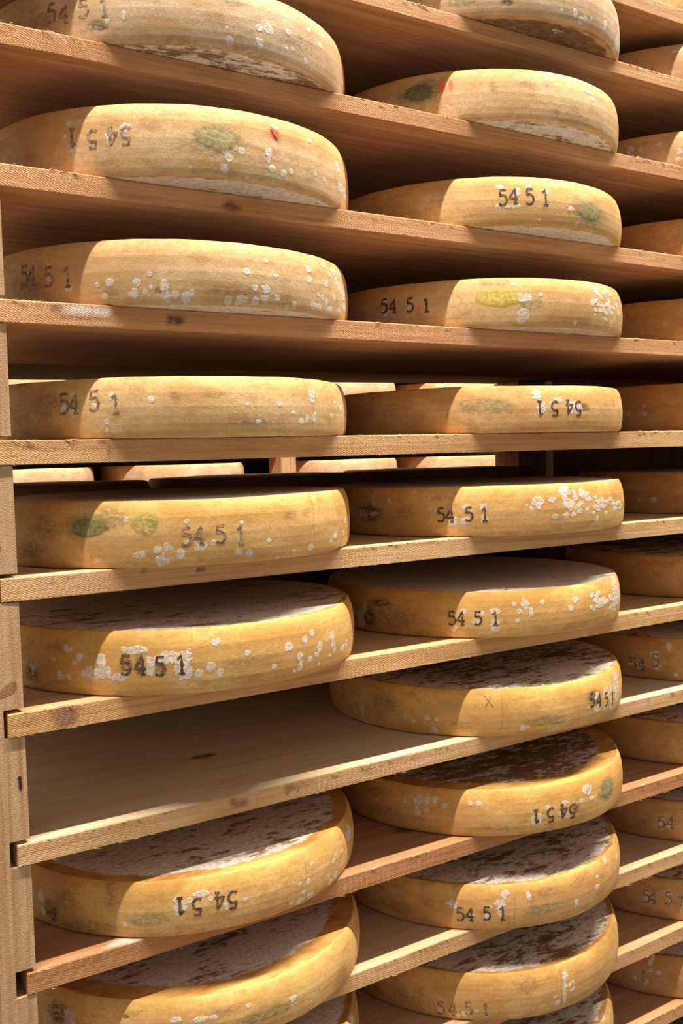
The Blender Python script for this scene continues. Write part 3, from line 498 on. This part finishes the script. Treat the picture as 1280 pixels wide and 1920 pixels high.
def wheel_mesh(h, marks, ph, fine):
    if fine: ths = np.concatenate([np.linspace(-216, 22, 760 if fine == 2 else 300), np.linspace(22, 144, 22)[1:-1]]); nz = 58 if fine == 2 else 26
    else: ths = np.linspace(-180, 180, 64, endpoint=False); nz = 0
    zl = [.0, .0008, .002, .004]
    top = [h-.018, h-.014, h-.010, h-.0075, h-.005, h-.0035, h-.002, h-.0010, h-.0004]
    zl = np.array(zl + (list(np.linspace(.004, h-.018, max(nz, 6))[1:-1])) + top)
    n = len(ths); T, Z = np.meshgrid(ths, zl); Rr = radius(h, T, Z, ph)
    Zd = Z + np.clip((Z-h*.5)/(h*.5), 0, 1)*lip(h, T, ph)
    X, Y = Rr*np.cos(np.radians(T)), Rr*np.sin(np.radians(T))
    side = np.stack([X, Y, Zd], -1).reshape(-1, 3); m = len(zl)
    rows = [side]
    rings = [(.0105, -.0009, 1), (.013, -.0013, 1), (.028, -.0014, .8), (.045, -.0012, .4), (.10, -.0016, 0), (.2, -.0018, 0)]
    for dr, dz, wl in rings:
        rr = (R0-dr)*np.ones(n); rows.append(np.stack([rr*np.cos(np.radians(ths)), rr*np.sin(np.radians(ths)), h+dz+wl*lip(h, ths, ph)], -1))
    for dr in (.012, .03, .15):
        rr = (R0-dr)*np.ones(n); rows.append(np.stack([rr*np.cos(np.radians(ths)), rr*np.sin(np.radians(ths)), np.zeros(n)], -1))
    verts = np.concatenate(rows + [np.array([[0, 0, h-.0018], [0, 0, 0]])])
    N = m + len(rings); i1 = np.arange(n); i2 = (i1+1) % n
    F = []
    def strip(a, b):
        return np.stack([a*n+i1, a*n+i2, b*n+i2, b*n+i1], -1)
    quads = [strip(j, j+1) for j in range(N-1)]
    nside = (m-1)*n
    bq = [strip(N, 0), strip(N+1, N), strip(N+2, N+1)]
    Q = np.concatenate(quads+bq)
    ct, cb = len(verts)-2, len(verts)-1
    tris = [((N-1)*n+a, (N-1)*n+b, ct) for a, b in zip(i1, i2)] + [((N+2)*n+b, (N+2)*n+a, cb) for a, b in zip(i1, i2)]
    me = bpy.data.meshes.new('cheese_wheel')
    nq, nt = len(Q), len(tris)
    me.vertices.add(len(verts)); me.vertices.foreach_set('co', verts.astype(np.float32).ravel())
    me.loops.add(nq*4+nt*3); me.polygons.add(nq+nt)
    me.loops.foreach_set('vertex_index', np.concatenate([Q.ravel(), np.array(tris).ravel()]).astype(np.int32))
    me.polygons.foreach_set('loop_start', np.concatenate([np.arange(nq)*4, nq*4+np.arange(nt)*3]).astype(np.int32))
    mi = np.ones(nq+nt, np.int32); mi[:nside] = 0
    me.polygons.foreach_set('material_index', mi); me.polygons.foreach_set('use_smooth', np.ones(nq+nt, bool))
    me.materials.append(M_RIND); me.materials.append(M_FACE); me.update(calc_edges=True); me.validate()
    arr = [np.zeros((len(verts), 4)), np.zeros((len(verts), 4))]
    for a in arr: a[:, 3] = 1
    if fine and marks:
        S = np.radians(T)*R0*1000; ZZ = Z*1000
        rnd = random.Random(int(ph*1000))
        for ty, lst in marks.items():
            at, ch = CH[ty]
            if ty == 'w':
                out = []
                for (th, z, rs, rz) in lst:
                    if max(rs, rz) > 7.6:      # big chalky blotch: many small colonies grown together
                        nn = int(5+rs*rz/7)
                        for _ in range(nn):
                            a_, q_ = rnd.uniform(0, 6.283), math.sqrt(rnd.random())
                            rr_ = rnd.uniform(2.2, 4.4)
                            out.append((th+math.degrees(q_*max(rs-2.5, .5)*math.cos(a_)/1000/R0), z+q_*max(rz-2.5, .5)*math.sin(a_), rr_, rr_*rnd.uniform(.85, 1.15)))
                    else: out.append((th, z, rs, rz))
                lst = out
            for (th, z, rs, rz) in lst:
                if ty == 'g' or ty == 'y' or ty == 'G': rs, rz = rs*1.12, rz*1.12
                s0 = math.radians(th)*R0*1000
                ds, dz = (S-s0)/max(rs, 1.6), (ZZ-z)/max(rz, 1.2)
                d = np.sqrt(ds*ds+dz*dz); an = np.arctan2(dz, ds); q = rnd.random()*6
                wob = (1+.06*np.sin(2*an+q)+.04*np.sin(3*an+q*2)+.025*np.sin(5*an+q*3))*(.98 if ty == 'w' else 1)
                if ty == 'w':
                    e = d/wob; val = (1-sstep(.72, 1.12, e))*(.80+.20*sstep(.30, .80, e)+rnd.uniform(-.12, .12))
                elif ty == 'l':
                    wig = .8*np.sin(ZZ/9+q)+.5*np.sin(ZZ/4+q)
                    val = np.exp(-((S-s0-wig)/1.1)**2)*(1-sstep(.85, 1, np.abs(ZZ-z)/rz))*.5
                elif ty == 'G': val = 1-sstep(.75, 1.05, d/wob)
                elif ty == 'r': val = 1-sstep(.75, 1.05, d/wob)
                elif ty == 'd': val = (1-sstep(.45, 1.25, d/wob))*1.0
                elif ty == 'g': val = (1-sstep(.6, 1.15, d/wob))*.85
                elif ty == 'y': val = (1-sstep(.8, 1.1, d/wob))*.75
                else: val = (1-sstep(.3, 1.3, d/wob))*.9
                c = arr[at][:n*m, ch]; np.maximum(c, val.ravel(), out=c)
    if fine:
        paint(me, 'marks_a', arr[0]); paint(me, 'marks_b', arr[1])
    return me

GL = {'5': [[(.50,1),(.12,1),(.09,.58)],[(.09,.58),(.22,.66),(.38,.64),(.50,.52),(.55,.34),(.49,.15),(.36,.03),(.20,.0),(.03,.09)]],
      '4': [[(.44,0),(.44,1),(.02,.30),(.62,.30)],[(.30,0),(.58,0)]],
      'X': [[(0,1),(.75,.05)],[(.62,.95),(.1,0)]], '7': [[(0,.75),(.1,.05)],[(0,.75),(.75,.6)]],
      '1': [[(.10,.80),(.32,1),(.32,0)],[(.14,0),(.50,0)]]}
def digit(parent, ch, th, z, hh, inv, h, ph, mat):
    V, F = [], []
    hh = hh*.00092; wst = .0020 if ch not in 'X7' else .0006; z = z/1000
    s0 = math.radians(th)*R0
    for line in GL[ch]:
        pts = []
        for (a, b) in zip(line, line[1:]):
            k = max(1, int(math.hypot(a[0]-b[0], a[1]-b[1])*hh/.005))
            pts += [(a[0]+(b[0]-a[0])*i/k, a[1]+(b[1]-a[1])*i/k) for i in range(k)]
        pts.append(line[-1])
        L = []
        for i, (u, v) in enumerate(pts):
            p0 = pts[max(0, i-1)]; p1 = pts[min(len(pts)-1, i+1)]
            dx, dy = p1[0]-p0[0], p1[1]-p0[1]; d = math.hypot(dx, dy) or 1; nx_, ny_ = -dy/d, dx/d
            w = wst*(.75+.5*abs(math.sin(i*1.7+th)))
            L.append(((u-.3)*hh+nx_*w, (v-.5)*hh+ny_*w)); L.append(((u-.3)*hh-nx_*w, (v-.5)*hh-ny_*w))
        b = len(V)
        for lay in (.00045, -.0006):
            for (s, zz) in L:
                if inv: s, zz = -s, -zz
                zq = min(max(z+zz, .002), h-.004); ang = (s0+s)/R0
                r = float(radius(h, math.degrees(ang), zq, ph))+lay
                V.append((r*math.cos(ang), r*math.sin(ang), zq))
        m = len(L)
        for i in range(0, m-2, 2):
            F += [(b+i, b+i+1, b+i+3, b+i+2), (b+m+i, b+m+i+2, b+m+i+3, b+m+i+1), (b+i, b+i+2, b+m+i+2, b+m+i), (b+i+1, b+m+i+1, b+m+i+3, b+i+3)]
        F += [(b, b+m, b+m+1, b+1), (b+m-2, b+m-1, b+2*m-1, b+2*m-2)]
    if ch in 'X7':
        o = mesh_obj('scratched_mark', V, F, mat, parent); o['label'] = 'thin scratched mark ' + ch; return o
    o = mesh_obj('stamped_digit', V, F, mat, parent); o['label'] = ('upside-down ' if inv else '') + 'dark stamped digit ' + ch
    return o
def plate(parent, th, z, rs, rz, h, ph, colr, label, tear=.0):
    V, F = [], []; N1, N2 = 30, 6; s0 = math.radians(th)*R0
    for lay, sc in ((.0005, 1), ):
        V.append(None)
        for j in range(1, N2+1):
            for i in range(N1):
                a = 2*math.pi*i/N1; q = j/N2*(1+.05*math.sin(3*a+th)+.04*math.sin(7*a+th))
                s = rs/1000*q*math.cos(a); zz = min(max((z+rz*q*math.sin(a))/1000, .003), h-.006); ang = (s0+s)/R0
                r = float(radius(h, math.degrees(ang), zz, ph))+.0005*(1-(j/N2)**4)+.0001
                V.append((r*math.cos(ang), r*math.sin(ang), zz))
        r = float(radius(h, th, z/1000, ph))+.0005; V[0] = (r*math.cos(s0/R0), r*math.sin(s0/R0), z/1000)
    F = [(0, 1+i, 1+(i+1) % N1) for i in range(N1)]
    for j in range(N2-1): F += [(1+j*N1+i, 1+(j+1)*N1+i, 1+(j+1)*N1+(i+1) % N1, 1+j*N1+(i+1) % N1) for i in range(N1)]
    o = mesh_obj('casein_plate', V, F, M_CAS, parent, True); o.color = (*colr, 1); o['label'] = label
    o['rind_tone'] = [float(q) for q in parent.color[:3]]
    fd = np.array([1.]+[1-(j/N2)**2 for j in range(1, N2+1) for i in range(N1)], np.float32)
    o.data.attributes.new('fade', 'FLOAT', 'POINT').data.foreach_set('value', fd)
    return o

# label, rind colour, mould cover of the faces, width of the bare rim
G_ = (.66,.44,.19); P_ = (.64,.46,.24); Y_ = (.70,.47,.17)
INFO = {
('A',1):('large greyish wheel cut by the top left edge, stamped 54 5 1 near the post',(0.64,0.487,0.332),0.55,0.014),
('B',1):('wheel with upside-down 54 5 1, green oval plate and small red tag',(0.71,0.508,0.297),0.82,0.010),
('C',1):('pale wheel with a swarm of white spots at its right end, left column',(0.71,0.519,0.309),0.90,0.010),
('D',1):('plain pale wheel standing on the edge-on board at eye level, left column',(0.71,0.514,0.279),0.80,0.012),
('E',1):('wheel with 54 5 1 centred on its side and two green ovals, left column',(0.73,0.503,0.225),.95,.014),
('F',1):('wheel with a heavily moulded black and white 54 5 1 stamp, above the empty board',(0.75,0.508,0.213),.80,.018),
('H',1):('wheel directly below the empty board with upside-down 54 5 1',(0.73,0.476,0.196),.68,.034),
('I',1):('big golden wheel at the bottom left with dark green smears on its side',(0.75,0.497,0.213),.76,.050),
('J',1):('sliver of a wheel at the bottom edge, lowest of the left column',(0.59,0.389,0.190),.80,.02),
('0',2):('wheel cut by the top edge in the middle column, brown underside showing',(0.66,0.508,0.368),.18,.02),
('A',2):('smooth wheel with a dark green oval and a red mark in shade, middle column',(0.73,0.530,0.309),0.75,0.010),
('B',2):('wheel stamped 54 5 1 with a round green plate at its right end',(0.75,0.519,0.249),0.85,0.010),
('C',2):('wheel with a yellow oval plate and a dense white mould patch at its right end',(0.73,0.514,0.273),0.90,0.010),
('D',2):('orange wheel with green smear and upside-down 54 5 1, on the edge-on board',(0.75,0.497,0.237),.50,.02),
('E',2):('wheel with crowded white mould spots right of its 54 5 1 stamp',(0.74,0.497,0.213),.95,.014),
('F',2):('wheel with white mouldy top and a white-outlined 54 5 1, middle column',(0.74,0.487,0.190),.96,.012),
('G',2):('wheel scratched with an X, its stamp turned round to the right end',(0.76,0.508,0.202),.62,.014),
('H',2):('wheel with brown top, upside-down 54 5 1 and green oval at the right end',(0.75,0.487,0.190),.45,.050),
('I',2):('wheel with 54 5 1 beside a grey mould ring, middle column',(0.71,0.454,0.196),.68,.018),
('J',2):('lowest full wheel of the middle column with a white vertical mould streak',(0.68,0.443,0.190),.62,.020),
('K',2):('wheel cut by the bottom edge in the middle column',(0.64,0.432,0.202),.60,.02),
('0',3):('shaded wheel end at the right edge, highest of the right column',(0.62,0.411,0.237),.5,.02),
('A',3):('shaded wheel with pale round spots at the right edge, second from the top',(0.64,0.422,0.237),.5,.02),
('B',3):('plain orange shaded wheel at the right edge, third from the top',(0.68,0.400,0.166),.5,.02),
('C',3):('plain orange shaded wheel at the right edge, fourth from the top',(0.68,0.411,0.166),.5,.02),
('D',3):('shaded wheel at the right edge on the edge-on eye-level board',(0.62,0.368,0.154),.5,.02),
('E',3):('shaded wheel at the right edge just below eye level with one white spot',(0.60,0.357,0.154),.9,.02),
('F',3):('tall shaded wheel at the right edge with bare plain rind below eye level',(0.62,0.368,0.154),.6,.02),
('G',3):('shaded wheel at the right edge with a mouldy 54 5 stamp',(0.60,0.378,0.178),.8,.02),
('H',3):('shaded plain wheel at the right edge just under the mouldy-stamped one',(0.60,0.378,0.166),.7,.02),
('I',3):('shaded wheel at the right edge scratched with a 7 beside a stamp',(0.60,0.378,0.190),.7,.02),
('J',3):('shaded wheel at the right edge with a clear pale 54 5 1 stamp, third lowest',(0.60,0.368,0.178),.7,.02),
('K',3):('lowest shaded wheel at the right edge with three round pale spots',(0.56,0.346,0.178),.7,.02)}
PLATES = {
('E',1):[(-136.5,66,36,17,(.22,.20,.085),'dark green oval casein plate'),(-120.8,70,24,20,(.50,.39,.13),'olive yellow round casein plate')],
('B',1):[(-100.6,60,42,22,(.40,.34,.17),'faded green oval casein plate')],
('B',2):[(-84.1,38,44,22,(.34,.31,.14),'greenish oval casein plate')],
('A',2):[(-146,62,34,20,(.17,.17,.09),'dark green oval casein plate')],
('H',2):[(-74.3,56,30,21,(.30,.27,.13),'greyish green oval casein plate')],
('C',2):[(-121,53,50,18,(.60,.47,.12),'yellow oval casein plate')],
}

def place(o, x, y, z, rz=0): o.location = (x, y, z+.0004); o.rotation_euler = (0, 0, rz)
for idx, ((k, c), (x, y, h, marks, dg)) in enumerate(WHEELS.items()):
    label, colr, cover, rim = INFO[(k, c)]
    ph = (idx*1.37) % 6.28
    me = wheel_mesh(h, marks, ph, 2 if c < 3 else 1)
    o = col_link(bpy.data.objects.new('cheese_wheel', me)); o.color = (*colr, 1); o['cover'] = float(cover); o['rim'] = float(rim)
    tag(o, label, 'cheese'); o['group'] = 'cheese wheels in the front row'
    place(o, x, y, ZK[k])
    if dg:
        inv, L = dg
        for (ch, th, z, hh) in L: digit(o, ch, th, z, hh, inv, h, ph, M_INK2 if (k, c) in FAINT or ch in 'X7' else M_INK)
    for (th, z, rs, rz, cc, lb) in PLATES.get((k, c), ()): plate(o, th, z, rs, rz, h, ph, cc, lb)
    if (k, c) == ('B', 1):
        # little torn tag: red corner with a white flap
        V = []; s0 = math.radians(-83.2)*R0
        for (s, z_) in ((-.008, .092), (.009, .085), (.006, .074), (-.001, .078)):
            ang = (s0+s)/R0; r = float(radius(h, math.degrees(ang), z_, ph))+.0012; V.append((r*math.cos(ang), r*math.sin(ang), z_))
        f = mesh_obj('red_tag', V, [(0, 1, 2, 3)], M_RED, o); f['label'] = 'small orange-red torn tag'
        sm = f.modifiers.new('t', 'SOLIDIFY'); sm.thickness = .0006

V, F = [], []; box_data(2.358, 2.38, .004, 1.345, -1.6, 1.9, V, F)
pn = mesh_obj('added_end_panel', V, F, M_POST); pn.color = (.6, .5, .42, 1); tag(pn, 'added dark panel closing the right end of the near rack', 'panel')  # added panel, toned dark, keeps open light out of the right-hand gap
# ---- wheels of the row behind and one level above the frame (plain shared mesh)
plain = [wheel_mesh(.100, None, p, 0) for p in (.5, 2.9)]
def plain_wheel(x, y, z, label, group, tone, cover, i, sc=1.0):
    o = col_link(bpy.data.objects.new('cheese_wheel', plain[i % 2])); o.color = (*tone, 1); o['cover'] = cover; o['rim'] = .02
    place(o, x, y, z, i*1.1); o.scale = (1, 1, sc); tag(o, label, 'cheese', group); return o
COLW = {1: 'left', 2: 'middle', 3: 'right'}
i = 0
for k in LEVELS:
    for c, bx in ((1, .344), (2, 1.058), (3, 1.773)):
        i += 1
        nm = BL[k][0]
        if k == 'E': lab = 'dark unlit wheel in the rear row, %s' % {1: 'its black top edge ending left of the small bright gap', 2: 'its black top edge starting right of the small bright gap', 3: 'far right behind the eye-level wheels'}[c]
        else: lab = 'unlit rear-row cheese wheel, %s one on the %s' % (COLW[c], nm)
        lab = ' '.join(lab.split()[:16]).rstrip(',')
        w_ = plain_wheel(bx, 1.20, ZK[k]+(.024+.01*(bx+.028) if k == 'C' else 0), lab, 'rear row cheese wheels', (.30, .19, .10), .5, i, 1.13 if k == 'E' else .93)  # tone darkened to deepen the shade; hidden wheels also block the far light
        if k == 'C': w_.rotation_euler = (0, -.010, 0)
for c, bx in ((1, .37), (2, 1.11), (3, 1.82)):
    i += 1; plain_wheel(bx, .25, ZK['-1'], 'cheese wheel above the frame on the topmost board, %s column' % COLW[c], 'cheese wheels on the topmost board', (.6, .42, .22), .5, i)  # unseen wheels, put in for the shadows they cast on lower rows

# ---------------------------------------------------------------- rack across the next aisle
FZ = (-.15, .052, .252, .447, .64); FTH = .034
FY = 2.63
for j, z in enumerate(FZ):
    for (xa, xb, nm) in ((-.6, 1.9645, 'left'), (2.0451, 4.6, 'right')):
        b = board('E', FY, FY+1.28, '%s board in the %s bay of the far rack across the next aisle' % (('lowest', 'second lowest', 'middle', 'second highest', 'highest')[j], nm), (1.0, .88, .82), z=z, th=FTH, x0=xa, x1=xb, fine=False, seed=80+j)
V, F = [], []; box_data(1.965, 2.045, FY-.004, FY+.12, -1.6, 1.9, V, F)
fp = mesh_obj('upright_post', V, F, M_POST); fp.color = (1, .88, .82, 1); tag(fp, 'pinkish post of the far rack seen through the eye-level gap', 'post')
for j, z in enumerate(FZ):
    for q, bx in enumerate((.02, .765, 1.512, 2.425, 3.17, 3.91)):
        i += 1
        ordn = ('first', 'second', 'third', 'fourth', 'fifth', 'sixth')[q]
        lev = ('lowest', 'eye-level', 'middle', 'upper', 'topmost')[j]
        o = plain_wheel(bx, FY+.25, z, 'pale pinkish wheel of the far rack, %s from the left on its %s board' % (ordn, lev), 'pale cheese wheels on the far rack', (.74, .53, .38), .8, i, .93)
        if j in (0, 1, 3): plain_wheel(bx+.34, FY+1.03, z, 'added dark rear wheel of the far rack, %s from the left on its %s board' % (ordn, lev), 'added rear wheels of the far rack', (.42, .27, .14), .5, i, .93)  # hidden wheels added, toned dark, so gaps in the far rack stay dark
